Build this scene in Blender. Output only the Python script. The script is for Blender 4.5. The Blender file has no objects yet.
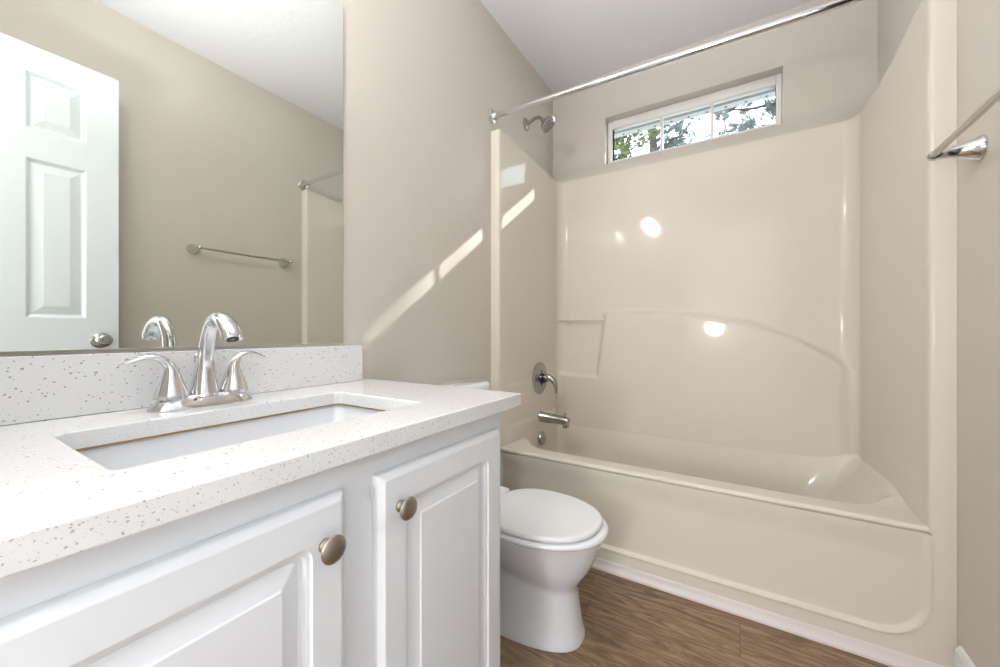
import bpy, bmesh, math, random
from mathutils import Vector, Matrix
random.seed(7)
scene = bpy.context.scene
R = math.radians
PI = math.pi

# ------------------------------------------------------------------ camera, sky, sun, lights, exposure
cam_d = bpy.data.cameras.new('camera')
cam = bpy.data.objects.new('camera', cam_d)
scene.collection.objects.link(cam)
cam.location = (1.0224, 0.0, 0.96)
cam.rotation_euler = (R(90), 0, R(31.912))
cam_d.sensor_width = 36
cam_d.lens = 387 / 1000 * 36
cam_d.shift_y = -0.0015
cam_d.clip_start = 0.02
scene.camera = cam

vs = scene.view_settings
vs.view_transform = 'Standard'
vs.look = 'None'
vs.gamma = 1
vs.use_curve_mapping = False
vs.exposure = 0.41

world = bpy.data.worlds.new('sky')
scene.world = world
world.use_nodes = True
wn = world.node_tree.nodes
wn['Background'].inputs[0].default_value = (0.80, 0.90, 1.0, 1)
wn['Background'].inputs[1].default_value = 5.0

def light(name, kind, loc, power, color=(1, 1, 1), **kw):
    d = bpy.data.lights.new(name, kind)
    d.energy = power
    d.color = color
    for k, v in kw.items():
        setattr(d, k, v)
    o = bpy.data.objects.new(name, d)
    scene.collection.objects.link(o)
    o.location = loc
    return o

sun = light('sun', 'SUN', (4, 6, 6), 5.0, (1.0, 0.97, 0.92), angle=R(0.5))
sun.rotation_euler = Vector((-1, -1.33, -0.955)).to_track_quat('-Z', 'Y').to_euler()
hall_low = light('hall_low_fill', 'POINT', (0.72, -1.30, 1.02), 30, (.94, .97, 1.02), shadow_soft_size=0.10)  # added fill through the doorway, no table lamp stands there
hall_hi = light('hall_wall_fill', 'AREA', (0.95, -0.26, 2.33), 34, (.94, .97, 1.02), shape='RECTANGLE', size=0.6, size_y=.12)  # added unseen wash, makes the hall wall a soft source
hall_hi.rotation_euler = Vector((0, -1, -.35)).to_track_quat('-Z', 'Y').to_euler()
bounce = light('bounce_light', 'SPOT', (0.78, 0.10, 1.45), 64, (.94, .97, 1.02), shadow_soft_size=0.08, spot_size=1.50, spot_blend=1.0)
bounce.rotation_euler = Vector((.06, .62, 1)).to_track_quat('-Z', 'Y').to_euler()

# ------------------------------------------------------------------ helpers
C = scene.collection

def finish(name, bm, mat, parent=None, smooth=40, flat=False):
    bmesh.ops.remove_doubles(bm, verts=bm.verts, dist=1e-6)
    bmesh.ops.recalc_face_normals(bm, faces=bm.faces)
    if smooth:
        for f in bm.faces:
            f.smooth = True
        lim = R(smooth)
        for e in bm.edges:
            if len(e.link_faces) == 2 and e.calc_face_angle(0) > lim:
                e.smooth = False
    me = bpy.data.meshes.new(name)
    bm.to_mesh(me)
    bm.free()
    me.materials.append(mat)
    o = bpy.data.objects.new(name, me)
    C.objects.link(o)
    if parent is not None:
        o.parent = parent
        if parent.type == 'EMPTY':
            o.matrix_parent_inverse = Matrix.Translation(-Vector(parent.location))
    if smooth and flat:
        w = o.modifiers.new('weighted_normals', 'WEIGHTED_NORMAL')
        w.keep_sharp = True
        w.weight = 100
    return o

def tag(o, label, cat, group=None, kind=None):
    o['label'] = label
    o['category'] = cat
    if group: o['group'] = group
    if kind: o['kind'] = kind
    return o

def thing(name, loc, label, cat, group=None, kind=None):
    o = bpy.data.objects.new(name, None)
    o.empty_display_size = 0.05
    C.objects.link(o)
    o.location = loc
    return tag(o, label, cat, group, kind)

def box(bm, lo, hi, bev=0.0, seg=2):
    r = bmesh.ops.create_cube(bm, size=1)
    vs_ = r['verts']
    for v in vs_:
        v.co = Vector([lo[i] + (v.co[i] + .5) * (hi[i] - lo[i]) for i in range(3)])
    if bev > 0:
        es = list({e for v in vs_ for e in v.link_edges})
        bmesh.ops.bevel(bm, geom=es, offset=bev, segments=seg, profile=.5, affect='EDGES')

def BX(name, lo, hi, mat, parent=None, bev=0.0, seg=2, smooth=40):
    bm = bmesh.new()
    box(bm, lo, hi, bev, seg)
    return finish(name, bm, mat, parent, smooth, flat=bev > 0)

def rings(bm, rs, cap0=True, cap1=True, closed=True):
    """loft through rings of equal point count"""
    vr = [[bm.verts.new(p) for p in r] for r in rs]
    n = len(vr[0])
    for a, b in zip(vr, vr[1:]):
        for i in range(n if closed else n - 1):
            j = (i + 1) % n
            try:
                bm.faces.new((a[i], a[j], b[j], b[i]))
            except ValueError:
                pass
    if cap0: bm.faces.new(vr[0])
    if cap1: bm.faces.new(vr[-1])
    return vr

def frame_of(d):
    d = Vector(d).normalized()
    u = Vector((0, 0, 1)) if abs(d.z) < .9 else Vector((1, 0, 0))
    a = d.cross(u).normalized()
    b = a.cross(d).normalized()
    return d, a, b

def lathe(bm, base, axis, prof, n=32, sy=1.0):
    """prof: list of (dist along axis, radius)"""
    d, a, b = frame_of(axis)
    base = Vector(base)
    rs = []
    for h, r in prof:
        r = max(r, 1e-5)
        rs.append([base + d * h + a * (r * math.cos(2 * PI * i / n)) + b * (r * sy * math.sin(2 * PI * i / n)) for i in range(n)])
    rings(bm, rs)

def spline(pts, n=8):
    """Catmull-Rom over tuples of any length"""
    out = []
    P = [pts[0]] + list(pts) + [pts[-1]]
    for i in range(1, len(P) - 2):
        for k in range(n):
            t = k / n
            out.append(tuple(.5 * (2 * b + (c - a) * t + (2 * a - 5 * b + 4 * c - d) * t * t + (3 * b - a - 3 * c + d) * t ** 3)
                             for a, b, c, d in zip(P[i - 1], P[i], P[i + 1], P[i + 2])))
    out.append(tuple(pts[-1]))
    return out

def tube(bm, pts, n=16, side=(0, 1, 0)):
    """pts: (x,y,z,ra,rb): ra along the side vector, rb across it"""
    rs = []
    for i, p in enumerate(pts):
        q0 = Vector(pts[max(i - 1, 0)][:3]); q1 = Vector(pts[min(i + 1, len(pts) - 1)][:3])
        d = (q1 - q0).normalized()
        a = Vector(side); a = (a - d * a.dot(d)).normalized()
        b = d.cross(a)
        ra = p[3]; rb = p[4] if len(p) > 4 else p[3]
        rs.append([Vector(p[:3]) + a * (ra * math.cos(2 * PI * k / n)) + b * (rb * math.sin(2 * PI * k / n)) for k in range(n)])
    rings(bm, rs)

def rrect(x0, x1, y0, y1, r, k=6):
    """rounded rectangle as 2D points, counter-clockwise"""
    out = []
    for (cx, cy, a0) in ((x1 - r, y1 - r, 0), (x0 + r, y1 - r, 90), (x0 + r, y0 + r, 180), (x1 - r, y0 + r, 270)):
        for i in range(k + 1):
            a = R(a0 + 90 * i / k)
            out.append((cx + r * math.cos(a), cy + r * math.sin(a)))
    return out

def sstep(a, b, x):
    t = min(1, max(0, (x - a) / (b - a)))
    return t * t * (3 - 2 * t)

def grid(bm, rows):
    rings(bm, rows, False, False, closed=False)

# ------------------------------------------------------------------ materials
def mat(name, col, rough=.5, metal=0.0, coat=0.0, spec=.5):
    m = bpy.data.materials.new(name)
    m.use_nodes = True
    b = m.node_tree.nodes['Principled BSDF']
    b.inputs['Base Color'].default_value = (*col, 1)
    b.inputs['Roughness'].default_value = rough
    b.inputs['Metallic'].default_value = metal
    b.inputs['Coat Weight'].default_value = coat
    b.inputs['Coat Roughness'].default_value = .05
    b.inputs['Specular IOR Level'].default_value = spec
    return m

def nodes(m):
    nt = m.node_tree
    return nt, nt.nodes, nt.links, nt.nodes['Principled BSDF']

def coords(m, scale=(1, 1, 1)):
    nt, N, L, b = nodes(m)
    g = N.new('ShaderNodeNewGeometry')
    mp = N.new('ShaderNodeMapping')
    mp.inputs['Scale'].default_value = scale
    L.new(g.outputs['Position'], mp.inputs['Vector'])
    return mp.outputs['Vector']

def add_bump(m, vec, scale, strength, dist=.01, detail=4, kind='noise'):
    nt, N, L, b = nodes(m)
    t = N.new('ShaderNodeTexNoise')
    t.inputs['Scale'].default_value = scale
    t.inputs['Detail'].default_value = detail
    L.new(vec, t.inputs['Vector'])
    bp = N.new('ShaderNodeBump')
    bp.inputs['Strength'].default_value = strength
    bp.inputs['Distance'].default_value = dist
    L.new(t.outputs['Fac'], bp.inputs['Height'])
    L.new(bp.outputs['Normal'], b.inputs['Normal'])

def vary(m, vec, c0, c1, scale, detail=3):
    nt, N, L, b = nodes(m)
    t = N.new('ShaderNodeTexNoise')
    t.inputs['Scale'].default_value = scale
    t.inputs['Detail'].default_value = detail
    L.new(vec, t.inputs['Vector'])
    cr = N.new('ShaderNodeValToRGB')
    cr.color_ramp.elements[0].position = .35
    cr.color_ramp.elements[1].position = .65
    cr.color_ramp.elements[0].color = (*c0, 1)
    cr.color_ramp.elements[1].color = (*c1, 1)
    L.new(t.outputs['Fac'], cr.inputs['Fac'])
    L.new(cr.outputs['Color'], b.inputs['Base Color'])

M_WALL = mat('wall_paint', (.62, .575, .52), .38, spec=.35)
v_ = coords(M_WALL)
vary(M_WALL, v_, (.62, .575, .52), (.635, .59, .535), 1.5)
add_bump(M_WALL, v_, 180, .06, .002)
M_CEIL = mat('ceiling_texture', (.80, .80, .815), .85, spec=.2)
v_ = coords(M_CEIL)
add_bump(M_CEIL, v_, 30, .22, .006, 5)
M_TRIM = mat('white_trim_paint', (.80, .79, .77), .35)
M_DOOR = mat('door_paint', (.70, .745, .785), .4)
v_ = coords(M_DOOR, (1, 60, 3)); add_bump(M_DOOR, v_, 8, .06, .002)
M_FIB = mat('cream_fibreglass', (.735, .68, .60), .055, coat=.0, spec=.22)
v_ = coords(M_FIB); vary(M_FIB, v_, (.735, .68, .60), (.745, .69, .61), 2.2)
add_bump(M_FIB, v_, 3.0, .05, .02, 1)
M_CAB = mat('cabinet_paint', (.78, .805, .835), .35)
v_ = coords(M_CAB); add_bump(M_CAB, v_, 60, .05, .002)
M_POR = mat('porcelain', (.82, .84, .87), .08, coat=.5)
M_SEAT = mat('seat_plastic', (.86, .87, .885), .22)
M_CHROME = mat('chrome', (.70, .70, .71), .06, 1)
M_STEEL = mat('satin_chrome', (.44, .43, .41), .16, 1)
M_NICKEL = mat('brushed_nickel', (.40, .355, .31), .30, 1)
M_MIRROR = mat('mirror_glass', (.74, .765, .72), .0, 1)
M_DARK = mat('dark_recess', (.03, .03, .03), .6)
M_QR = mat('pink_white_vinyl_trim', (.73, .665, .65), .4)
M_CAULK = mat('rusty_caulk', (.28, .17, .06), .8)
M_SOFFIT = mat('soffit_vinyl', (.50, .52, .55), .5)
M_HALL = mat('hall_paint', (.78, .76, .73), .6)

# quartz counter: white with grey flecks
M_QZ = mat('speckled_quartz', (.82, .81, .79), .12, coat=.3)
nt, N, L, b = nodes(M_QZ)
vec = coords(M_QZ)
prev = None
base = (.78, .785, .79, 1)
for (sc_, thr, colr, seed) in ((165, .115, (.36, .345, .32, 1), 0), (270, .12, (.48, .46, .425, 1), 3.3), (420, .18, (.64, .60, .55, 1), 7.7)):
    mp = N.new('ShaderNodeMapping'); mp.inputs['Location'].default_value = (seed, seed * 1.3, seed * .7)
    L.new(vec, mp.inputs['Vector'])
    nzt = N.new('ShaderNodeTexNoise'); nzt.inputs['Scale'].default_value = sc_ * 2.2; nzt.inputs['Detail'].default_value = 1
    L.new(vec, nzt.inputs['Vector'])
    nzs = N.new('ShaderNodeVectorMath'); nzs.operation = 'SCALE'; nzs.inputs['Scale'].default_value = .75 / sc_
    L.new(nzt.outputs['Color'], nzs.inputs[0])
    nzv = N.new('ShaderNodeVectorMath'); nzv.operation = 'ADD'; L.new(nzs.outputs[0], nzv.inputs[1])
    vo = N.new('ShaderNodeTexVoronoi'); vo.inputs['Scale'].default_value = sc_
    L.new(mp.outputs['Vector'], nzv.inputs[0]); L.new(nzv.outputs[0], vo.inputs['Vector'])
    # only some of the cells carry a fleck
    sep = N.new('ShaderNodeSeparateColor'); L.new(vo.outputs['Color'], sep.inputs['Color'])
    sel = N.new('ShaderNodeMath'); sel.operation = 'GREATER_THAN'; sel.inputs[1].default_value = .80
    L.new(sep.outputs[0], sel.inputs[0])
    siz = N.new('ShaderNodeMath'); siz.operation = 'MULTIPLY_ADD'
    siz.inputs[1].default_value = .26; siz.inputs[2].default_value = thr - .04
    L.new(sep.outputs[1], siz.inputs[0])
    near = N.new('ShaderNodeMath'); near.operation = 'LESS_THAN'
    L.new(vo.outputs['Distance'], near.inputs[0]); L.new(siz.outputs[0], near.inputs[1])
    mul = N.new('ShaderNodeMath'); mul.operation = 'MULTIPLY'
    L.new(sel.outputs[0], mul.inputs[0]); L.new(near.outputs[0], mul.inputs[1])
    mx = N.new('ShaderNodeMix'); mx.data_type = 'RGBA'
    L.new(mul.outputs[0], mx.inputs['Factor'])
    if prev is None: mx.inputs['A'].default_value = base
    else: L.new(prev, mx.inputs['A'])
    mx.inputs['B'].default_value = colr
    prev = mx.outputs['Result']
L.new(prev, b.inputs['Base Color'])

# wood-look planks running along x
M_FLOOR = mat('wood_planks', (.2, .13, .08), .42, spec=.4)
nt, N, L, b = nodes(M_FLOOR)
vec = coords(M_FLOOR)
br = N.new('ShaderNodeTexBrick')
br.inputs['Scale'].default_value = 1
br.inputs['Brick Width'].default_value = 1.22
br.inputs['Row Height'].default_value = .155
br.inputs['Mortar Size'].default_value = .0007
br.inputs['Mortar Smooth'].default_value = .1
br.inputs['Bias'].default_value = -.1
br.offset = .37; br.offset_frequency = 2
br.inputs['Color1'].default_value = (.0, .0, .0, 1)
br.inputs['Color2'].default_value = (1, 1, 1, 1)
br.inputs['Mortar'].default_value = (.5, .5, .5, 1)
mpb = N.new('ShaderNodeMapping'); mpb.inputs['Location'].default_value = (.2, .05, 0)
L.new(vec, mpb.inputs['Vector']); L.new(mpb.outputs['Vector'], br.inputs['Vector'])
tone = N.new('ShaderNodeMath'); tone.operation = 'MULTIPLY'; tone.inputs[1].default_value = 9.0
L.new(br.outputs['Color'], tone.inputs[0])
comb = N.new('ShaderNodeCombineXYZ'); L.new(tone.outputs[0], comb.inputs['Z'])
addv = N.new('ShaderNodeVectorMath'); addv.operation = 'ADD'
L.new(vec, addv.inputs[0]); L.new(comb.outputs[0], addv.inputs[1])
mpg = N.new('ShaderNodeMapping'); mpg.inputs['Scale'].default_value = (1.5, 9, 1)
L.new(addv.outputs[0], mpg.inputs['Vector'])
ng = N.new('ShaderNodeTexNoise'); ng.inputs['Scale'].default_value = 2.2; ng.inputs['Detail'].default_value = 8
ng.inputs['Roughness'].default_value = .62; ng.inputs['Distortion'].default_value = 3.2
L.new(mpg.outputs['Vector'], ng.inputs['Vector'])
mpf = N.new('ShaderNodeMapping'); mpf.inputs['Scale'].default_value = (9, 150, 1)
L.new(addv.outputs[0], mpf.inputs['Vector'])
nf = N.new('ShaderNodeTexNoise'); nf.inputs['Scale'].default_value = 1.5; nf.inputs['Detail'].default_value = 7; nf.inputs['Distortion'].default_value = .8
L.new(mpf.outputs['Vector'], nf.inputs['Vector'])
mixn = N.new('ShaderNodeMath'); mixn.operation = 'MULTIPLY_ADD'; mixn.inputs[1].default_value = .26
L.new(nf.outputs['Fac'], mixn.inputs[0]); L.new(ng.outputs['Fac'], mixn.inputs[2])
tn2 = N.new('ShaderNodeMath'); tn2.operation = 'MULTIPLY_ADD'; tn2.inputs[1].default_value = .12
L.new(br.outputs['Color'], tn2.inputs[0]); L.new(mixn.outputs[0], tn2.inputs[2])
cr = N.new('ShaderNodeValToRGB')
cr.color_ramp.elements[0].position = .42; cr.color_ramp.elements[0].color = (.105, .062, .034, 1)
cr.color_ramp.elements[1].position = .92; cr.color_ramp.elements[1].color = (.46, .325, .215, 1)
e = cr.color_ramp.elements.new(.66); e.color = (.255, .162, .095, 1)
L.new(tn2.outputs[0], cr.inputs['Fac'])
mo = N.new('ShaderNodeMix'); mo.data_type = 'RGBA'
L.new(br.outputs['Fac'], mo.inputs['Factor']); L.new(cr.outputs['Color'], mo.inputs['A'])
mo.inputs['B'].default_value = (.085, .055, .035, 1)
L.new(mo.outputs['Result'], b.inputs['Base Color'])
bp = N.new('ShaderNodeBump'); bp.inputs['Strength'].default_value = .12; bp.inputs['Distance'].default_value = .002
L.new(nf.outputs['Fac'], bp.inputs['Height']); L.new(bp.outputs['Normal'], b.inputs['Normal'])

def glass_mat(name):
    m = bpy.data.materials.new(name); m.use_nodes = True
    nt = m.node_tree; N = nt.nodes; L = nt.links
    N.remove(N['Principled BSDF'])
    tr = N.new('ShaderNodeBsdfTransparent'); tr.inputs[0].default_value = (.96, .975, .97, 1)
    gl = N.new('ShaderNodeBsdfGlossy'); gl.inputs['Roughness'].default_value = .0
    mx = N.new('ShaderNodeMixShader')
    mx.inputs[0].default_value = .05; L.new(tr.outputs[0], mx.inputs[1]); L.new(gl.outputs[0], mx.inputs[2])
    L.new(mx.outputs[0], N['Material Output'].inputs['Surface'])
    return m
M_GLASS = glass_mat('window_glass')

def emit_mat(name, col, s):
    m = mat(name, col, .4)
    b = m.node_tree.nodes['Principled BSDF']
    b.inputs['Emission Color'].default_value = (*col, 1)
    b.inputs['Emission Strength'].default_value = s
    return m
M_BULB = emit_mat('frosted_bulb_glow', (1.0, .90, .76), 3.0)

# ------------------------------------------------------------------ the room
W, D, H = 1.524, 2.284, 2.49        # wall to wall, back wall, ceiling height
YT = 1.56                           # front of the tub
Y0 = -0.085                         # wall with the doorway
HX0, HX1, HY = -0.45, 1.95, -1.55   # hall behind the doorway
DX0, DX1, DZ = 0.52, 1.345, 2.09    # doorway

def S(o, label, cat):
    return tag(o, label, cat, kind='structure')

S(BX('floor', (HX0, HY, -.05), (HX1, D + .12, 0), M_FLOOR, smooth=0), 'brown wood-look plank floor running along the bathtub', 'floor')
S(BX('ceiling', (HX0, HY, H), (HX1, D + .12, H + .05), M_CEIL, smooth=0), 'white knockdown-textured ceiling above the tub and mirror', 'ceiling')
S(BX('wall_left', (-.12, Y0 - .12, 0), (0, D + .12, H), M_WALL, smooth=0), 'greige painted wall carrying the mirror, with sun patches', 'wall')
S(BX('wall_right', (W, Y0 - .12, 0), (W + .12, D + .12, H), M_WALL, smooth=0), 'greige painted wall with the towel bar on it', 'wall')
WX0, WX1, WZ0, WZ1 = .335, 1.193, 1.957, 2.232
bm = bmesh.new()
box(bm, (0, D, 0), (W, D + .12, WZ0)); box(bm, (0, D, WZ1), (W, D + .12, H))
box(bm, (0, D, WZ0), (WX0, D + .12, WZ1)); box(bm, (WX1, D, WZ0), (W, D + .12, WZ1))
S(finish('wall_back', bm, M_WALL, smooth=0), 'greige painted wall above the tub surround, around the small window', 'wall')
bm = bmesh.new()
box(bm, (0, Y0 - .12, 0), (DX0, Y0, H)); box(bm, (DX1, Y0 - .12, 0), (W, Y0, H)); box(bm, (DX0, Y0 - .12, DZ), (DX1, Y0, H))
S(finish('wall_front', bm, M_WALL, smooth=0), 'greige painted wall with the doorway behind the viewer', 'wall')
bm = bmesh.new()
box(bm, (HX0 - .1, HY - .1, 0), (HX1 + .1, HY, H))
box(bm, (HX0 - .1, HY, 0), (HX0, Y0 - .12, H)); box(bm, (HX1, HY, 0), (HX1 + .1, Y0 - .12, H))
box(bm, (HX0, Y0 - .14, 0), (-.12, Y0 - .12, H)); box(bm, (W + .12, Y0 - .14, 0), (HX1, Y0 - .12, H))
S(finish('wall_hall', bm, M_HALL, smooth=0), 'painted walls of the hall outside the doorway', 'wall')

def baseboard(name, lo, hi, side, label):
    """profiled board: side = +1 the board's face looks to +x, -1 to -x"""
    (x, y0), y1 = lo, hi
    prof = [(0, 0), (.014, 0), (.014, .085), (.011, .097), (.012, .102), (.006, .115), (0, .118)]
    bm = bmesh.new()
    rings(bm, [[(x + side * a, y, z) for a, z in prof] for y in (y0, y1)])
    S(finish(name, bm, M_TRIM, smooth=30), label, 'baseboard')
baseboard('baseboard_right', (W, .9), YT - .024, -1, 'white profiled baseboard along the towel bar wall, ending at the tub')
baseboard('baseboard_left', (0, .80), YT - .002, 1, 'white baseboard behind the toilet')

# doorway casing
bm = bmesh.new()
for (lo, hi) in (((DX0 - .06, Y0, 0), (DX0, Y0 + .016, DZ)), ((DX1, Y0, 0), (DX1 + .06, Y0 + .016, DZ)), ((DX0 - .06, Y0, DZ), (DX1 + .06, Y0 + .016, DZ + .06))):
    box(bm, lo, hi, .004)
for (lo, hi) in (((DX0, Y0 - .12, 0), (DX0 + .015, Y0, DZ - .015)), ((DX1 - .015, Y0 - .12, 0), (DX1, Y0, DZ - .015)), ((DX0, Y0 - .12, DZ - .015), (DX1, Y0, DZ))):
    box(bm, lo, hi)
S(finish('trim_2', bm, M_TRIM), 'white casing around the doorway', 'door casing')

# quarter-round at the tub's foot
bm = bmesh.new()
prof = [(0, 0), (.023, 0), (.0235, .007), (.022, .0095), (.017, .012), (.012, .016), (.009, .022), (.0075, .030), (.006, .035), (.002, .037), (0, .037)]
rings(bm, [[(x, YT - .0005 - a, z) for a, z in prof] for x in (.0, W)])
S(finish('trim_1', bm, M_QR, smooth=50), 'pinkish white quarter-round strip where the tub meets the floor', 'trim')

# ------------------------------------------------------------------ window
win = thing('window_1', ((WX0 + WX1) / 2, D + .05, WZ0), 'small wide three-light window above the tub, trees behind it', 'window', kind='structure')
FY0, FY1 = D + .055, D + .095
bm = bmesh.new()
fx0, fx1, fz0, fz1 = WX0 + .001, WX1 - .001, WZ0 + .001, WZ1 - .001
w_ = .030
box(bm, (fx0, FY0, fz0), (fx0 + w_, FY1, fz1), .003); box(bm, (fx1 - w_ + .006, FY0, fz0), (fx1, FY1, fz1), .003)
box(bm, (fx0 + w_, FY0, fz0), (fx1 - w_ + .006, FY1, fz0 + .034), .003); box(bm, (fx0 + w_, FY0, fz1 - .050), (fx1 - w_ + .006, FY1, fz1), .003)
finish('window_frame', bm, M_TRIM, win)
for xm in (.6405, .891):
    BX('mullion', (xm - .008, FY0 + .006, fz0 + .034), (xm + .008, FY0 + .024, fz1 - .050), M_TRIM, win, .002)
BX('pane', (fx0 + w_ - .004, FY0 + .026, fz0 + .03), (fx1 - w_ + .01, FY0 + .030, fz1 - .045), M_GLASS, win)

# eave outside with a vented strip
ev = thing('eave', (.76, D + .2, 2.28), 'white vented eave strip seen through the top of the window', 'eave', kind='structure')
BX('soffit_board', (-1.5, D + .12, 2.285), (3.2, D + .300, 2.30), mat('soffit_shade', (.035, .034, .032), .8), ev)  # near-black base colour stands in for shade under the eave
BX('vent_strip', (-1.5, D + .300, 2.272), (3.2, D + .356, 2.30), M_SOFFIT, ev, .002)
for k in range(22):
    x = -.62 + k * .098
    bm = bmesh.new(); lathe(bm, (x, D + .328, 2.2725), (0, 0, -1), [(0, .007), (.003, .006), (.004, .0)], 12)
    finish('vent_hole', bm, M_DARK, ev)

# ------------------------------------------------------------------ trees outside
def leaf_mat(name, c0, c1):
    m = mat(name, c0, .6)
    v = coords(m); vary(m, v, c0, c1, 3.0)
    return m
M_PINE = leaf_mat('pine_needles', (.075, .095, .092), (.14, .165, .145))
M_LEAF = leaf_mat('yellow_green_leaves', (.05, .085, .022), (.12, .14, .035))
M_BARK = mat('bark', (.04, .032, .028), .9)
GROUND = S(BX('ground', (-8, D + .13, -.35), (9, 14, -.25), mat('lawn', (.075, .08, .055), .9), smooth=0), 'lawn outside the window', 'ground')

def branch(bm, a, b, r0, r1, wob=.05, n=6):
    a, b = Vector(a), Vector(b)
    pts = []
    for i in range(n + 1):
        t = i / n
        p = a.lerp(b, t)
        if 0 < i < n: p += Vector([random.uniform(-wob, wob) for _ in range(3)])
        pts.append((*p, r0 + (r1 - r0) * t))
    tube(bm, pts, 6, side=(.3, .9, .1))
    return [Vector(p[:3]) for p in pts]

def tuft(bm, c, r, n):
    for _ in range(n):
        d = Vector((random.gauss(0, 1), random.gauss(0, 1), random.gauss(.15, 1))).normalized()
        L_ = r * random.uniform(.6, 1.0)
        s = d.cross(Vector((random.random(), random.random(), random.random()))).normalized() * (r * .035)
        s2 = d.cross(s).normalized() * (r * .035)
        tip = bm.verts.new(c + d * L_)
        q = [bm.verts.new(c + d * L_ * .1 + w) for w in (s, -s * .5 + s2, -s * .5 - s2)]
        for i in range(3): bm.faces.new((q[i], q[(i + 1) % 3], tip))

def leaf(bm, c, r):
    d = Vector((random.gauss(0, 1), random.gauss(0, 1), random.gauss(-.2, .7))).normalized()
    s = d.cross(Vector((random.random(), random.random(), random.random() + .2))).normalized()
    n = d.cross(s) * (r * .12)
    pts = [c, c + d * r * .5 + s * r * .28, c + d * r, c + d * r * .5 - s * r * .28]
    a = [bm.verts.new(p) for p in pts]; m1 = bm.verts.new(c + d * r * .5 + n)
    for i in range(4): bm.faces.new((a[i], a[(i + 1) % 4], m1))

def tree(name, base, top, limbs, kind, label, material, size, count, spread):
    t = thing(name, base, label, 'tree')
    wb = bmesh.new(); fb = bmesh.new()
    branch(wb, base, top, .13, .05, .04, 8)
    for (a, e) in limbs:
        pts = branch(wb, a, e, .032, .010, .05)
        for i, p in enumerate(pts[1:]):
            for _ in range(2):
                q = p + Vector((random.gauss(0, spread), random.gauss(0, spread), random.gauss(.05, spread * .7)))
                branch(wb, p, q, .010, .004, .02, 3)
                for _ in range(count):
                    c = p.lerp(q, random.uniform(.4, 1.1)) + Vector([random.gauss(0, spread * .22) for _ in range(3)])
                    if kind == 'pine': tuft(fb, c, size, 26)
                    else:
                        for _ in range(5): leaf(fb, c + Vector([random.gauss(0, .05) for _ in range(3)]), size)
    finish('trunk', wb, M_BARK, t)
    finish('foliage', fb, material, t, smooth=0)
    return t

tree('pine_tree', (2.15, 7.2, -.25), (2.05, 7.2, 6.2),
     [((2.08, 7.2, 3.5 + .16 * k), (.62 + .5 * random.random(), 7.2 + random.uniform(-.4, .4), 3.55 + .15 * k + random.uniform(0, .25))) for k in range(11)],
     'pine', 'grey-green pine tree seen through the right light of the window', M_PINE, .15, 3, .17)
tree('pine_tree', (-.30, 7.9, -.25), (-.42, 7.9, 6.5),
     [((-.35, 7.9, 3.6 + .17 * k), (.05 + .5 * random.random(), 7.9 + random.uniform(-.4, .4), 3.85 + .17 * k + random.uniform(0, .25))) for k in range(8)],
     'pine', 'pine tree with bare gaps seen through the middle light of the window', M_PINE, .14, 2, .15)
tree('leafy_tree', (-1.75, 7.0, -.25), (-1.6, 7.0, 6.0),
     [((-1.65, 7.0, 3.2 + .17 * k), (-1.0 + .5 * random.random(), 7.0 + random.uniform(-.3, .3), 3.6 + .16 * k + random.uniform(0, .2))) for k in range(8)],
     'leaf', 'yellow-green leafy tree seen through the left light of the window', M_LEAF, .11, 5, .17)

# a taller pine up the slope to the right, its crown dappling the sun patch on the wall
t_ = thing('pine_tree', (7.6, 10.4, -.25), 'tall pine up the slope whose crown shades the sun patch', 'tree')
wb = bmesh.new(); fb = bmesh.new()
branch(wb, (7.9, 10.4, -.25), (7.75, 10.4, 8.6), .16, .04, .05, 8)
for k in range(6):
    pts = branch(wb, (7.8, 10.4, 6.6 + .3 * k), (7.25, 10.4 + random.uniform(-.2, .2), 6.9 + .3 * k), .03, .01, .04)
for k in range(300):
    x = 7.14 + .6 * random.random() ** .8
    tuft(fb, Vector((x, 10.4 + random.gauss(0, .25), random.uniform(6.7, 8.7))), .13, 22)
finish('trunk', wb, M_BARK, t_); finish('foliage', fb, M_PINE, t_, smooth=0)

# ------------------------------------------------------------------ tub and shower unit
tub = thing('tub_shower_unit', (W / 2, YT, 0), 'cream one-piece fibreglass bathtub with moulded shower surround', 'bathtub')
XL, XR = .048, 1.472               # inner faces of the side walls at the front
RIM = .41
# plan of the surround: (x, y, normal x, normal y, tag, wall point)
plan = []
plan.append((0.0005, YT - .003, 'flangeL', 0))
plan.append((.012, YT - .003, 'flangeL', 0))
plan.append((XL - .010, YT - .003, 'flangeL', 0))
for a in range(0, 91, 30):
    plan.append((XL - .010 + .010 * math.sin(R(a)), YT + .007 - .010 * math.cos(R(a)), 'flangeL', 0))
NS = 26
ylist = [YT + .02 + (2.19 - YT - .02) * i / NS for i in range(NS + 1)]
for y in ylist: plan.append((XL + .012 * (y - YT) / .63, y, 'left', 0))
for a in range(10, 90, 10):
    plan.append((XL + .012 + .06 - .06 * math.cos(R(a)), 2.19 + .06 * math.sin(R(a)), 'back', 0))
NB = 230
xa, xb = XL + .072, XR - .082
for i in range(NB + 1): plan.append((xa + (xb - xa) * i / NB, 2.25, 'back', 0))
for a in range(10, 90, 10):
    plan.append((xb + .06 * math.sin(R(a)), 2.19 + .06 * math.cos(R(a)), 'back', 0))
for y in reversed(ylist): plan.append((XR - .022 * (y - YT) / .63, y, 'right', 0))
for a in range(90, -1, -30):
    plan.append((XR + .010 - .010 * math.sin(R(a)), YT + .007 - .010 * math.cos(R(a)), 'flangeR', 0))
plan.append((W - .012, YT - .003, 'flangeR', 0))
plan.append((W - .0005, YT - .003, 'flangeR', 0))

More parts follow.
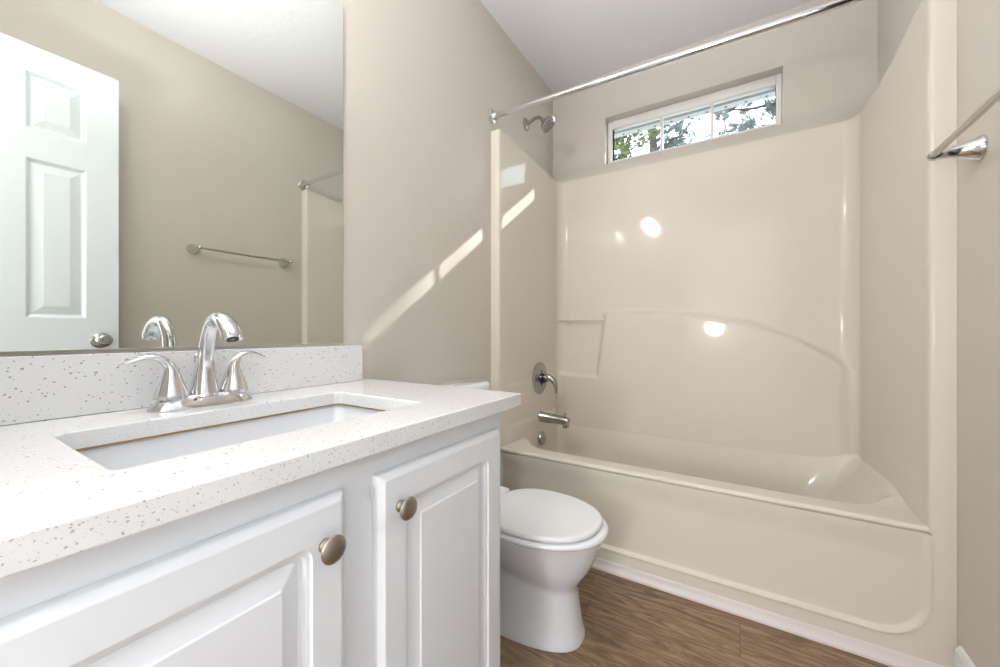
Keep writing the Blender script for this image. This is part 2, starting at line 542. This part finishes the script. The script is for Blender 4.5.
def arc_z(x):
    pts = [(-.1, 1.072), (.30, 1.072), (.50, 1.072), (.60, 1.069), (.844, 1.052), (1.059, 1.008), (1.252, .923), (1.374, .841), (1.46, .77), (1.6, .6)]
    for (x0, z0), (x1, z1) in zip(pts, pts[1:]):
        if x0 <= x <= x1:
            return z0 + (z1 - z0) * (x - x0) / (x1 - x0)
    return .6

def bulge(x, z):
    under = 1 - sstep(arc_z(x) - .016, arc_z(x) + .012, z)
    edge = .305 + (z - .708) / (1.07 - .708) * .047
    past = sstep(edge - .018, edge + .018, x)
    low = 1 - sstep(.700, .716, z)
    return max(min(under, past), low) * .036

def top_z(x, y, t):
    if t.startswith('flange'): return 1.925
    if t == 'left': return 1.925 - .035 * sstep(YT + .02, 2.15, y)
    if t == 'right': return 1.925 - .045 * sstep(YT + .02, 1.95, y) + .005 * sstep(1.95, 2.2, y)
    return 1.888

zs = []
z = .02
NZ = 150
def zlev(f, zt, z0):
    return z0 + (zt - z0) * f
rows = []
for i in range(NZ + 1):
    f = i / NZ
    row = []
    for (x, y, t, _) in plan:
        z0 = .392 if t.startswith('flange') else .20
        zt = top_z(x, y, t)
        z = zlev(f, zt, z0)
        yy, xx = y, x
        if t == 'back':
            k = min(sstep(XL, XL + .07, x), 1 - sstep(XR - .09, XR - .01, x))
            yy = y - bulge(x, z) * k
        elif t == 'left':
            # two faint moulded ledges beside the valve
            for zl in (.70, .49):
                xx += .005 * (1 - sstep(zl - .003, zl + .004, z)) * sstep(YT + .05, YT + .10, y)
        row.append((xx, yy, z))
    rows.append(row)
# top lip back to the walls
lip = []
for (x, y, t, _) in plan:
    zt = top_z(x, y, t)
    if t in ('flangeL', 'left'): q = (0.0005, max(y, YT), zt)
    elif t in ('flangeR', 'right'): q = (W - .0005, max(y, YT), zt)
    else: q = (min(max(x, .0005), W - .0005), D - .0005, zt + .001)
    lip.append(q)
bm = bmesh.new()
grid(bm, rows + [lip])
finish('surround', bm, M_FIB, tub, smooth=50)

# basin with deck, a height field with a rounded front roll
def basin_z(x, y):
    yf = 1.648 + .15 * (1 - sstep(XL, .27, x)) ** 2 + .12 * sstep(1.24, XR, x) ** 2
    fr = y - yf
    if fr <= 0: front = 0
    else:
        t = min(1, fr / .11); front = 1 - (1 - t) ** 2.2
    t = min(1, max(0, (2.214 - y) / .09)); back = 1 - (1 - t) ** 3
    t = min(1, max(0, (x - XL - .006) / .10)); left = 1 - (1 - t) ** 3
    t = min(1, max(0, (XR - .012 - x) / .42)); right = 1 - (1 - t) ** 1.7
    z = RIM - .34 * front * min(back, 1) * left * right
    return z + .03 * sstep(1.30, XR, x) * sstep(1.66, 1.86, y)
xs = [XL + (XR - XL) * i / 150 for i in range(151)]
ys = [1.572 + (2.222 - 1.572) * i / 110 for i in range(111)]
rows = [[(x, YT + .016, .380) for x in xs], [(x, YT + .006, .389) for x in xs]]
for a in range(0, 91, 15):
    rows.append([(x, YT + .012 - .012 * math.cos(R(a)), RIM - .012 + .012 * math.sin(R(a))) for x in xs])
for y in ys[1:]:
    rows.append([(x, y, basin_z(x, y)) for x in xs])
bm = bmesh.new(); grid(bm, rows)
finish('basin', bm, M_FIB, tub, smooth=60)

# apron with a recessed field
def rr_sd(px, pz, cx, cz, hx, hz, r):
    qx, qz = abs(px - cx) - hx + r, abs(pz - cz) - hz + r
    return math.hypot(max(qx, 0), max(qz, 0)) + min(max(qx, qz), 0) - r
rows = []
for j in range(221):
    z = .001 + (.392 - .001) * j / 220
    row = []
    for i in range(381):
        x = .0 + W * i / 380
        x = min(max(x, .0005), W - .0005)
        sd = rr_sd(x, z, (XL + XR) / 2, .33, (XR - XL) / 2 - .004, .245, .11)
        m = (1 - sstep(-.010, .002, sd)) * (1 - .75 * sstep(.30, .392, z))
        row.append((x, YT - .003 + .013 * m - .0025 * math.exp(-((sd - .004) / .004) ** 2), z))
    rows.append(row)
bm = bmesh.new(); grid(bm, rows)
finish('apron', bm, M_FIB, tub, smooth=60)

bm = bmesh.new()
tube(bm, [(.058, 2.213, 1.033, .006), (.352, 2.213, 1.033, .006)], 12, side=(0, 0, 1))
finish('soap_bar_rail', bm, mat('clear_acrylic_rail', (.80, .75, .68), .1, coat=.6), tub)
BX('rail_end', (.050, 2.206, 1.024), (.058, 2.220, 1.042), M_DARK, tub, .002)

# shower fittings on the left wall
FYV = 1.97
v = thing('shower_valve', (.054, FYV, .70), 'round chrome shower valve with lever handle, above the tub spout', 'shower valve')
bm = bmesh.new(); lathe(bm, (.0565, FYV, .70), (1, 0, 0), [(0, .090), (.006, .090), (.010, .084), (.013, .070), (.012, .050), (.015, .046), (.015, .0)], 48)
finish('escutcheon', bm, M_STEEL, v)
for k in range(4):
    a = PI / 2 * k
    bm = bmesh.new(); tube(bm, [(.0705, FYV + r_ * math.cos(a), .70 + r_ * math.sin(a), w_, .0018) for r_, w_ in ((.020, .006), (.030, .010), (.041, .013), (.044, .008))], 12, side=(0, -math.sin(a), math.cos(a)))
    finish('slot', bm, M_DARK, v)
bm = bmesh.new(); lathe(bm, (.070, FYV, .70), (1, 0, 0), [(0, .030), (.014, .028), (.016, .020), (.035, .019), (.037, .0)], 32)
finish('cartridge_sleeve', bm, mat('black_chrome', (.10, .10, .11), .15, 1), v)
bm = bmesh.new()
tube(bm, spline([(.092, FYV, .704, .020, .020), (.115, FYV, .706, .022, .021), (.140, FYV, .695, .019, .016), (.155, FYV, .670, .014, .010), (.160, FYV, .640, .010, .007), (.160, FYV, .622, .008, .005)], 6), 20)
finish('lever_handle', bm, M_STEEL, v)

sp = thing('tub_spout', (.055, FYV, .483), 'chrome tub spout with diverter pull, below the shower valve', 'tub spout')
bm = bmesh.new()
tube(bm, [(.0640, FYV, .485, .029, .031), (.068, FYV, .485, .029, .031), (.070, FYV, .485, .0275, .0295), (.20, FYV, .479, .025, .024), (.222, FYV, .478, .025, .022), (.231, FYV, .476, .023, .018), (.235, FYV, .474, .016, .011)], 28)
tube(bm, [(.214, FYV, .476, .022, .018), (.217, FYV, .455, .0215, .0165), (.218, FYV, .443, .021, .016)], 24)
finish('spout_body', bm, M_STEEL, sp)
bm = bmesh.new(); lathe(bm, (.212, FYV, .497), (0, 0, 1), [(0, .005), (.012, .004), (.014, .008), (.020, .008), (.023, .0)], 16)
finish('diverter_knob', bm, M_STEEL, sp)

ov = thing('overflow_plate', (.07, FYV, .362), 'round chrome overflow plate inside the tub under the spout', 'overflow plate')
bm = bmesh.new(); lathe(bm, (.070, FYV, .364), (1, 0, .10), [(0, .037), (.006, .037), (.012, .032), (.015, .015), (.016, 0)], 32)
finish('plate', bm, M_STEEL, ov)
bm = bmesh.new(); lathe(bm, (.0855, FYV, .3655), (1, 0, .10), [(0, .005), (.003, .004), (.004, 0)], 12)
finish('screw', bm, M_STEEL, ov)

sh = thing('wall_shower', (0, 1.915, 2.122), 'chrome shower head on a bent arm high on the wall', 'shower head')
bm = bmesh.new(); lathe(bm, (.0005, 1.915, 2.122), (1, 0, 0), [(0, .034), (.004, .034), (.010, .026), (.014, .012), (.014, 0)], 32)
finish('wall_flange', bm, M_NICKEL, sh)
bm = bmesh.new()
tube(bm, spline([(.004, 1.915, 2.122, .0095), (.03, 1.915, 2.130, .0095), (.06, 1.915, 2.140, .0095), (.085, 1.915, 2.136, .0095), (.105, 1.915, 2.115, .0095)], 6), 16)
finish('shower_arm', bm, M_NICKEL, sh)
hd = (Vector((.7, 0, -.72))).normalized()
bm = bmesh.new(); lathe(bm, Vector((.105, 1.915, 2.115)) - hd * .006, hd, [(0, .012), (.012, .014), (.016, .013), (.022, .020), (.040, .040), (.050, .045), (.056, .045), (.058, .040), (.057, .0)], 36)
finish('spray_head', bm, M_STEEL, sh)
bm = bmesh.new()
fc = Vector((.105, 1.915, 2.115)) + hd * .052
dd, aa, bb = frame_of(hd)
for r_, n_ in ((.012, 6), (.024, 10), (.034, 14)):
    for k in range(n_):
        a = 2 * PI * k / n_
        lathe(bm, fc + aa * r_ * math.cos(a) + bb * r_ * math.sin(a), hd, [(0, .0026), (.003, .002), (.0035, 0)], 8)
finish('nozzles', bm, M_DARK, sh)

# shower curtain rod
rd = thing('shower_curtain_rod', (0, 1.568, 1.995), 'bare chrome shower curtain rod spanning above the tub front', 'curtain rod')
zl, zr = 2.000, 1.967
bm = bmesh.new(); tube(bm, [(.006, 1.568, zl, .0135), (W - .006, 1.565, zr, .0135)], 20)
finish('rod', bm, M_CHROME, rd)
for x, zz, ax in ((.0005, zl, 1), (W - .0005, zr, -1)):
    bm = bmesh.new(); lathe(bm, (x, 1.568, zz), (ax, 0, 0), [(0, .036), (.005, .036), (.009, .031), (.012, .022), (.030, .017), (.031, .013), (.031, 0)], 36)
    finish('rod_flange', bm, M_CHROME, rd)

# ------------------------------------------------------------------ towel bar
tb = thing('towel_bar', (W, 1.18, 1.412), 'chrome towel bar with tapered posts on the right-hand wall beside the tub', 'towel bar')
TX, TZ = 1.440, 1.412
bm = bmesh.new(); tube(bm, [(TX, .935, TZ, .0075), (TX, 1.428, TZ, .0075)], 8, side=(0, 0, 1))
finish('bar', bm, mat('matt_aluminium', (.62, .59, .54), .3, 1), tb)
for y in (.935, 1.430):
    bm = bmesh.new(); lathe(bm, (W - .0005, y, TZ), (-1, 0, 0), [(0, .030), (.006, .030), (.012, .025), (.04, .017), (.065, .0125), (.082, .0125), (.090, .010), (.094, .004), (.095, 0)], 28)
    finish('post', bm, M_CHROME, tb)

# ------------------------------------------------------------------ toilet
TY = 1.155
toi = thing('toilet', (.35, TY, 0), 'white two-piece toilet with closed lid between the vanity and the tub', 'toilet')
def egg(xb, xf, hw, z, n=56, p=2.15, xc=None):
    """egg outline from back xb to front xf, widest at xc"""
    xc = xc if xc is not None else xb + (xf - xb) * .45
    out = []
    for i in range(n):
        a = 2 * PI * i / n
        c, s = math.cos(a), math.sin(a)
        rx = (xf - xc) if c >= 0 else (xc - xb)
        k = (abs(c) ** p + abs(s) ** p) ** (-1 / p)
        out.append((xc + rx * k * c, TY + hw * k * s, z))
    return out
def tilt(ring, xb, xf, z):
    w = sstep(.10, .17, z) * (1 - sstep(.22, .34, z))
    return [(x, y, zz + .085 * w * ((xf - x) / (xf - xb)) ** 1.1) for x, y, zz in ring]
bm = bmesh.new()
prof = [(.10, .607, .116, .001), (.10, .606, .115, .012), (.105, .599, .108, .04), (.11, .590, .101, .10), (.11, .586, .098, .140), (.11, .587, .099, .158),
        (.10, .594, .108, .176), (.09, .608, .122, .198), (.08, .626, .137, .226), (.07, .643, .150, .262), (.06, .655, .159, .297), (.06, .662, .164, .317), (.06, .664, .165, .327), (.065, .661, .161, .3335)]
sp_ = spline([tuple(p) for p in prof], 4)
rings(bm, [tilt(egg(p[0], p[1], p[2], p[3], p=2.6 - .4 * sstep(.1, .3, p[3])), p[0], p[1], p[3]) for p in sp_])
finish('bowl', bm, M_POR, toi, smooth=70)
bm = bmesh.new()
rings(bm, [egg(.255, xf, hw, z_ - .009, xc=.43) for xf, hw, z_ in ((.664, .160, .3435), (.676, .170, .346), (.680, .174, .353), (.678, .172, .359), (.670, .166, .3625))])
finish('seat', bm, M_SEAT, toi, smooth=70)
bm = bmesh.new()
rings(bm, [egg(.286, xf, hw, z_ - .009, xc=.44, p=2.25) for xf, hw, z_ in ((.645, .156, .365), (.656, .163, .3665), (.659, .165, .371), (.658, .164, .378), (.654, .161, .3815), (.644, .154, .383), (.56, .10, .3845), (.48, .05, .385))])
finish('lid', bm, M_SEAT, toi, smooth=50, flat=True)
BX('lid_hinge', (.236, TY - .105, .3345), (.2845, TY + .105, .373), M_SEAT, toi, .009, 3)
# tank and its lid
def tankrings(x0, x1, hw, zz, r, grow=0):
    return [(a, b_, zz) for a, b_ in rrect(x0, x1, TY - hw, TY + hw, r)]
bm = bmesh.new()
rings(bm, [tankrings(.015, .150, .140, .335, .03), tankrings(.012, .154, .146, .36, .035), tankrings(.010, .162, .156, .58, .04), tankrings(.010, .164, .160, .722, .04)])
finish('tank', bm, M_POR, toi, smooth=50)
bm = bmesh.new()
rings(bm, [tankrings(.008, .168, .164, .7225, .04), tankrings(.006, .172, .168, .729, .044), tankrings(.006, .172, .168, .748, .044), tankrings(.010, .168, .164, .757, .042), tankrings(.018, .160, .156, .761, .036)])
finish('tank_lid', bm, M_POR, toi, smooth=50)
bm = bmesh.new(); lathe(bm, (.162, TY - .11, .68), (1, 0, 0), [(0, .012), (.012, .012), (.014, .006), (.02, .006), (.02, 0)], 16)
tube(bm, [(.178, TY - .115, .68, .006), (.180, TY - .05, .672, .005)], 10, side=(0, 0, 1))
finish('flush_lever', bm, M_CHROME, toi)
for s in (-1, 1):
    bm = bmesh.new(); lathe(bm, (.33, TY + s * .112, .001), (0, 0, 1), [(0, .014), (.010, .013), (.018, .008), (.02, 0)], 14)
    finish('bolt_cap', bm, M_POR, toi)

# ------------------------------------------------------------------ vanity cabinet
CT = .81                            # counter top height
FX = .536                           # face frame plane
VY0, VY1 = -.03, .782
van = thing('vanity_cabinet', (.27, .376, 0), 'white painted vanity cabinet with raised-panel doors under the quartz counter', 'cabinet')
bm = bmesh.new()
box(bm, (.003, VY1 - .018, 0), (FX - .02, VY1, CT - .031))             # right side
box(bm, (.003, VY0, 0), (FX - .02, VY0 + .018, CT - .031))             # left side
box(bm, (.003, VY0 + .018, .10), (FX - .02, VY1 - .018, .118))         # bottom
box(bm, (.003, VY0 + .018, .118), (.012, VY1 - .018, CT - .031))       # back
box(bm, (FX - .095, VY0 + .018, 0), (FX - .08, VY1 - .018, .10))       # toe kick
finish('carcass', bm, M_CAB, van)
bm = bmesh.new()
box(bm, (FX - .02, VY0, .10), (FX, VY0 + .045, CT - .031)); box(bm, (FX - .02, VY1 - .045, .0), (FX, VY1, CT - .031))
box(bm, (FX - .02, VY0 + .045, CT - .031 - .075), (FX, VY1 - .045, CT - .031)); box(bm, (FX - .02, VY0 + .045, .10), (FX, VY1 - .045, .155))
box(bm, (FX - .02, .338, .155), (FX, .414, CT - .106))
finish('face_frame', bm, M_CAB, van)

def raised_door(name, y0, y1, z0, z1, parent):
    T = .019
    bm = bmesh.new()
    def rg(ins, dep, r):
        return [(FX + .0005 + dep, a, c) for a, c in rrect(y0 + ins, y1 - ins, z0 + ins, z1 - ins, r, 6)]
    st = .052
    rings(bm, [rg(0, 0, .002), rg(0, T - .010, .002), rg(.0015, T - .0065, .003), rg(.009, T - .0005, .004), rg(.011, T, .004),
               rg(st, T, .020), rg(st + .0015, T - .004, .019), rg(st + .006, T - .0045, .017), rg(st + .008, T - .0105, .014), rg(st + .014, T - .0115, .012),
               rg(st + .016, T - .0095, .004), rg(st + .037, T - .0035, .003), rg(st + .0385, T - .0010, .002)])
    return finish(name, bm, M_CAB, parent, smooth=40, flat=True)
d1 = raised_door('door', -.004, .347, .125, .738, van)
d2 = raised_door('door', .405, .756, .125, .738, van)
def knob(y, z, parent):
    bm = bmesh.new()
    x0 = FX + .0195
    lathe(bm, (x0, y, z), (1, 0, 0), [(0, .0095), (.003, .0095), (.006, .0065), (.012, .006), (.015, .0085), (.0165, .0150), (.018, .0178), (.0195, .0182), (.0212, .0172), (.0232, .012), (.0240, .006), (.0242, 0)], 36)
    return finish('knob', bm, M_NICKEL, parent)
knob(.312, .678, d1)
knob(.445, .680, d2)
for zz in (.705, .19):
    bm = bmesh.new(); lathe(bm, (FX + .004, .4025, zz), (0, 0, 1), [(0, .0016), (.016, .0016)], 10)
    finish('hinge', bm, M_CAB, van)

# countertop with rectangular cut-out
ct = None
bm = bmesh.new()
OX0, OX1, OY0, OY1 = .002, .565, Y0 + .001, .834
IX0, IX1, IY0, IY1 = .163, .446, .135, .612
def outer(ins, z):
    o = rrect(OX0, OX1 - ins, OY0 + (0), OY1 - ins, .0015 + .0, 6)
    return [(a, b_, z) for a, b_ in o]
def inner(ins, z):
    return [(a, b_, z) for a, b_ in rrect(IX0 + ins, IX1 - ins, IY0 + ins, IY1 - ins, .014, 6)]
rs = [inner(-.002, CT - .002), inner(0, CT - .004), inner(0, CT - .030), outer(.001, CT - .030), outer(0, CT - .028), outer(0, CT - .003), outer(.0012, CT - .0008), outer(.003, CT), inner(-.003, CT)]
vr = [[bm.verts.new(p) for p in r] for r in rs]
n = len(vr[0])
for k in range(len(vr)):
    a, b_ = vr[k], vr[(k + 1) % len(vr)]
    for i in range(n):
        j = (i + 1) % n
        bm.faces.new((a[i], a[j], b_[j], b_[i]))
ct = finish('countertop', bm, M_QZ, smooth=50, flat=True)
tag(ct, 'white speckled quartz countertop with a sink cut-out on the vanity', 'countertop')
bs = BX('backsplash', (.002, Y0 + .001, CT + .0005), (.022, .798, CT + .110), M_QZ, None, .0015)
tag(bs, 'low speckled quartz backsplash standing behind the faucet', 'backsplash')

# sink
snk = thing('sink', (.30, .3735, .63), 'white rectangular undermount sink below the counter cut-out', 'sink')
bm = bmesh.new()
def sr(ins, z, r): return [(a, b_, z) for a, b_ in rrect(IX0 - .012 + ins, IX1 + .012 - ins, IY0 - .012 + ins, IY1 + .012 - ins, r, 6)]
rings(bm, [sr(-.02, CT - .044, .03), sr(-.02, CT - .031, .03), sr(.004, CT - .031, .022), sr(.008, CT - .036, .024), sr(.016, CT - .10, .03), sr(.026, CT - .145, .04), sr(.05, CT - .162, .05), sr(.11, CT - .168, .03)], cap0=False)
finish('basin', bm, M_POR, snk, smooth=50)
bm = bmesh.new(); lathe(bm, (.30, .3735, CT - .1685), (0, 0, 1), [(0, .022), (.003, .022), (.004, .016), (.002, .014), (.002, 0)], 28)
finish('drain', bm, M_CHROME, snk)
bm = bmesh.new()
cp = rrect(IX0 + .0005, IX1 - .0005, IY0 + .0005, IY1 - .0005, .0135, 6)
tube(bm, [(a, b_, CT - .0302, .0016) for a, b_ in cp[6:16]], 8, side=(0, 0, 1))
finish('caulk_line', bm, M_CAULK, snk)['label'] = 'rusty brown caulk line under the counter edge'

# faucet
FXC, FYC = .088, .353
fa = thing('faucet', (FXC, FYC, CT), 'chrome two-handle centerset faucet with arched spout behind the sink', 'faucet')
bm = bmesh.new()
def stad(l, w, z, pinch=0.0, n=64):
    out = []
    for i in range(n):
        a = 2 * PI * i / n
        c, s = math.cos(a), math.sin(a)
        y = l * (abs(s) ** .75) * (1 if s >= 0 else -1)
        ww = w * (1 - pinch * (math.cos(3 * PI * min(1, abs(y) / (l * .98))) * -.5 + .5) * (abs(y) < l * .67))
        out.append((FXC + ww * (abs(c) ** .8) * (1 if c >= 0 else -1), FYC + y, z))
    return out
rings(bm, [stad(.089, .030, CT + .0005), stad(.0895, .0305, CT + .003), stad(.085, .028, CT + .010, .05), stad(.077, .0255, CT + .018, .14), stad(.070, .0235, CT + .023, .2), stad(.055, .017, CT + .025, .2)])
finish('base_plate', bm, M_CHROME, fa, smooth=50)
bm = bmesh.new()
pts = [(FXC, FYC, CT + .020, .027, .027), (FXC, FYC, CT + .03, .0240, .0240), (FXC + .003, FYC, CT + .07, .0178, .0180), (FXC + .010, FYC, CT + .110, .0142, .0148),
       (FXC + .022, FYC, CT + .146, .0128, .0132), (FXC + .042, FYC, CT + .170, .0135, .0122), (FXC + .068, FYC, CT + .177, .0158, .0122), (FXC + .095, FYC, CT + .167, .0178, .0122),
       (FXC + .115, FYC, CT + .148, .0182, .0126), (FXC + .122, FYC, CT + .136, .0172, .0120)]
tube(bm, spline(pts, 6), 28)
finish('spout', bm, M_CHROME, fa, smooth=60)
bm = bmesh.new(); lathe(bm, (FXC + .1195, FYC, CT + .140), (.40, 0, -.91), [(0, .0098), (.0058, .0098), (.0062, .008), (.004, .0)], 24)
finish('aerator', bm, M_DARK, fa)
bm = bmesh.new(); lathe(bm, (FXC - .032, FYC, CT + .0), (0, 0, 1), [(0, .004), (.085, .0032), (.086, .006), (.098, .0068), (.104, .003), (.105, 0)], 16)
finish('lift_rod', bm, M_CHROME, fa)
for s in (-1, 1):
    hy = FYC + s * .054
    bm = bmesh.new(); lathe(bm, (FXC, hy, CT + .022), (0, 0, 1), [(0, .0275), (.003, .0275), (.0035, .0262), (.006, .0262), (.0065, .0272), (.030, .0195), (.050, .0128), (.056, .0108), (.058, .0)], 32)
    finish('handle_hub', bm, M_CHROME, fa)
    bm = bmesh.new()
    pts = [(FXC, hy, CT + .072, .0118, .0118), (FXC - .001, hy + s * .003, CT + .084, .0100, .0095), (FXC - .002, hy + s * .013, CT + .097, .0095, .0072), (FXC - .004, hy + s * .029, CT + .103, .0098, .0056),
           (FXC - .007, hy + s * .047, CT + .100, .0105, .0048), (FXC - .010, hy + s * .063, CT + .093, .0088, .004), (FXC - .012, hy + s * .072, CT + .089, .004, .0028)]
    tube(bm, spline(pts, 6), 20, side=(1, 0, 0))
    finish('lever', bm, M_CHROME, fa, smooth=60)

# mirror
mi = BX('mirror', (0, -.80, -.519), (.004, 0, .50), M_MIRROR, None, .0005, 1)
mi.location = (.0008, .741, CT + .107 + .53)
mi.rotation_euler = (0, 0, R(.52))
tag(mi, 'large frameless wall mirror above the backsplash', 'mirror')
# vanity light above the mirror
vl = thing('vanity_light', (0, .14, 2.08), 'four-bulb chrome vanity light bar over the mirror', 'wall lamp')
BX('back_plate', (.0005, -.07, 2.035), (.022, .35, 2.125), M_CHROME, vl, .006, 3)
for k in range(4):
    y = -.01 + k * .10
    bm = bmesh.new(); lathe(bm, (.0225, y, 2.08), (1, 0, 0), [(0, .024), (.02, .022), (.03, .018)], 24)
    finish('socket', bm, M_CHROME, vl)
    bm = bmesh.new(); lathe(bm, (.052, y, 2.08), (1, 0, 0), [(0, .014), (.012, .020), (.028, .037), (.048, .0455), (.068, .044), (.084, .034), (.094, .016), (.096, 0)], 28)
    finish('bulb', bm, M_BULB, vl)
    lt = light('bulb_light', 'POINT', (.205, y, 2.08), 4.0, (.965, .97, .975), shadow_soft_size=.055)

# ------------------------------------------------------------------ the open door, seen in the mirror
DFX, DTH = 1.318, .035
dy0, dy1, dz0, dz1 = Y0 + .02, .583, .012, 2.067
bm = bmesh.new()
st, mid = .098, .122
pw = (dy1 - dy0 - 2 * st - mid) / 2
ycuts = [dy0, dy0 + st, dy0 + st + pw, dy0 + st + pw + mid, dy1 - st, dy1]
zcuts = [dz0, .23, .80, 1.015, 1.634, 1.745, 1.966, dz1]
def rect(xp, a0, a1, c0, c1, i, dep, sgn):
    return [(xp + sgn * dep, a0 + i, c0 + i), (xp + sgn * dep, a1 - i, c0 + i), (xp + sgn * dep, a1 - i, c1 - i), (xp + sgn * dep, a0 + i, c1 - i)]
for xp, sgn in ((DFX, 1), (DFX + DTH, -1)):
    for i in range(5):
        for j in range(7):
            a0, a1, c0, c1 = ycuts[i], ycuts[i + 1], zcuts[j], zcuts[j + 1]
            if i in (1, 3) and j in (1, 3, 5):
                rings(bm, [rect(xp, a0, a1, c0, c1, *q, sgn) for q in ((0, 0), (.003, .001), (.012, .010), (.016, .011), (.020, .010), (.044, .003), (.047, .002))], cap0=False)
            else:
                bm.faces.new([bm.verts.new(p) for p in rect(xp, a0, a1, c0, c1, 0, 0, sgn)])
bm2 = [((DFX, dy0, dz0), (DFX + DTH, dy0, dz0), (DFX + DTH, dy0, dz1), (DFX, dy0, dz1)), ((DFX, dy1, dz0), (DFX + DTH, dy1, dz0), (DFX + DTH, dy1, dz1), (DFX, dy1, dz1)),
       ((DFX, dy0, dz0), (DFX + DTH, dy0, dz0), (DFX + DTH, dy1, dz0), (DFX, dy1, dz0)), ((DFX, dy0, dz1), (DFX + DTH, dy0, dz1), (DFX + DTH, dy1, dz1), (DFX, dy1, dz1))]
for q in bm2: bm.faces.new([bm.verts.new(p) for p in q])
door = finish('door_1', bm, M_DOOR, None, smooth=15)
S(door, 'white six-panel door standing open, reflected in the mirror', 'door')
for sgn, xp in ((-1, DFX), (1, DFX + DTH)):
    bm = bmesh.new(); lathe(bm, (xp, .525, .925), (sgn, 0, 0), [(0, .033), (.004, .033), (.009, .027), (.012, .013), (.026, .012), (.032, .020), (.040, .0265), (.050, .0275), (.058, .022), (.061, .012), (.060, 0)], 32)
    finish('door_knob', bm, M_STEEL, door)
BX('latch_plate', (DFX + .006, dy1 + .0002, .895), (DFX + DTH - .006, dy1 + .0022, .955), M_STEEL, door)
for zz in (.25, 1.05, 1.83):
    bm = bmesh.new(); lathe(bm, (DFX + DTH + .002, dy0 - .004, zz), (0, 0, 1), [(0, .006), (.09, .006)], 12)
    finish('hinge', bm, M_STEEL, door)
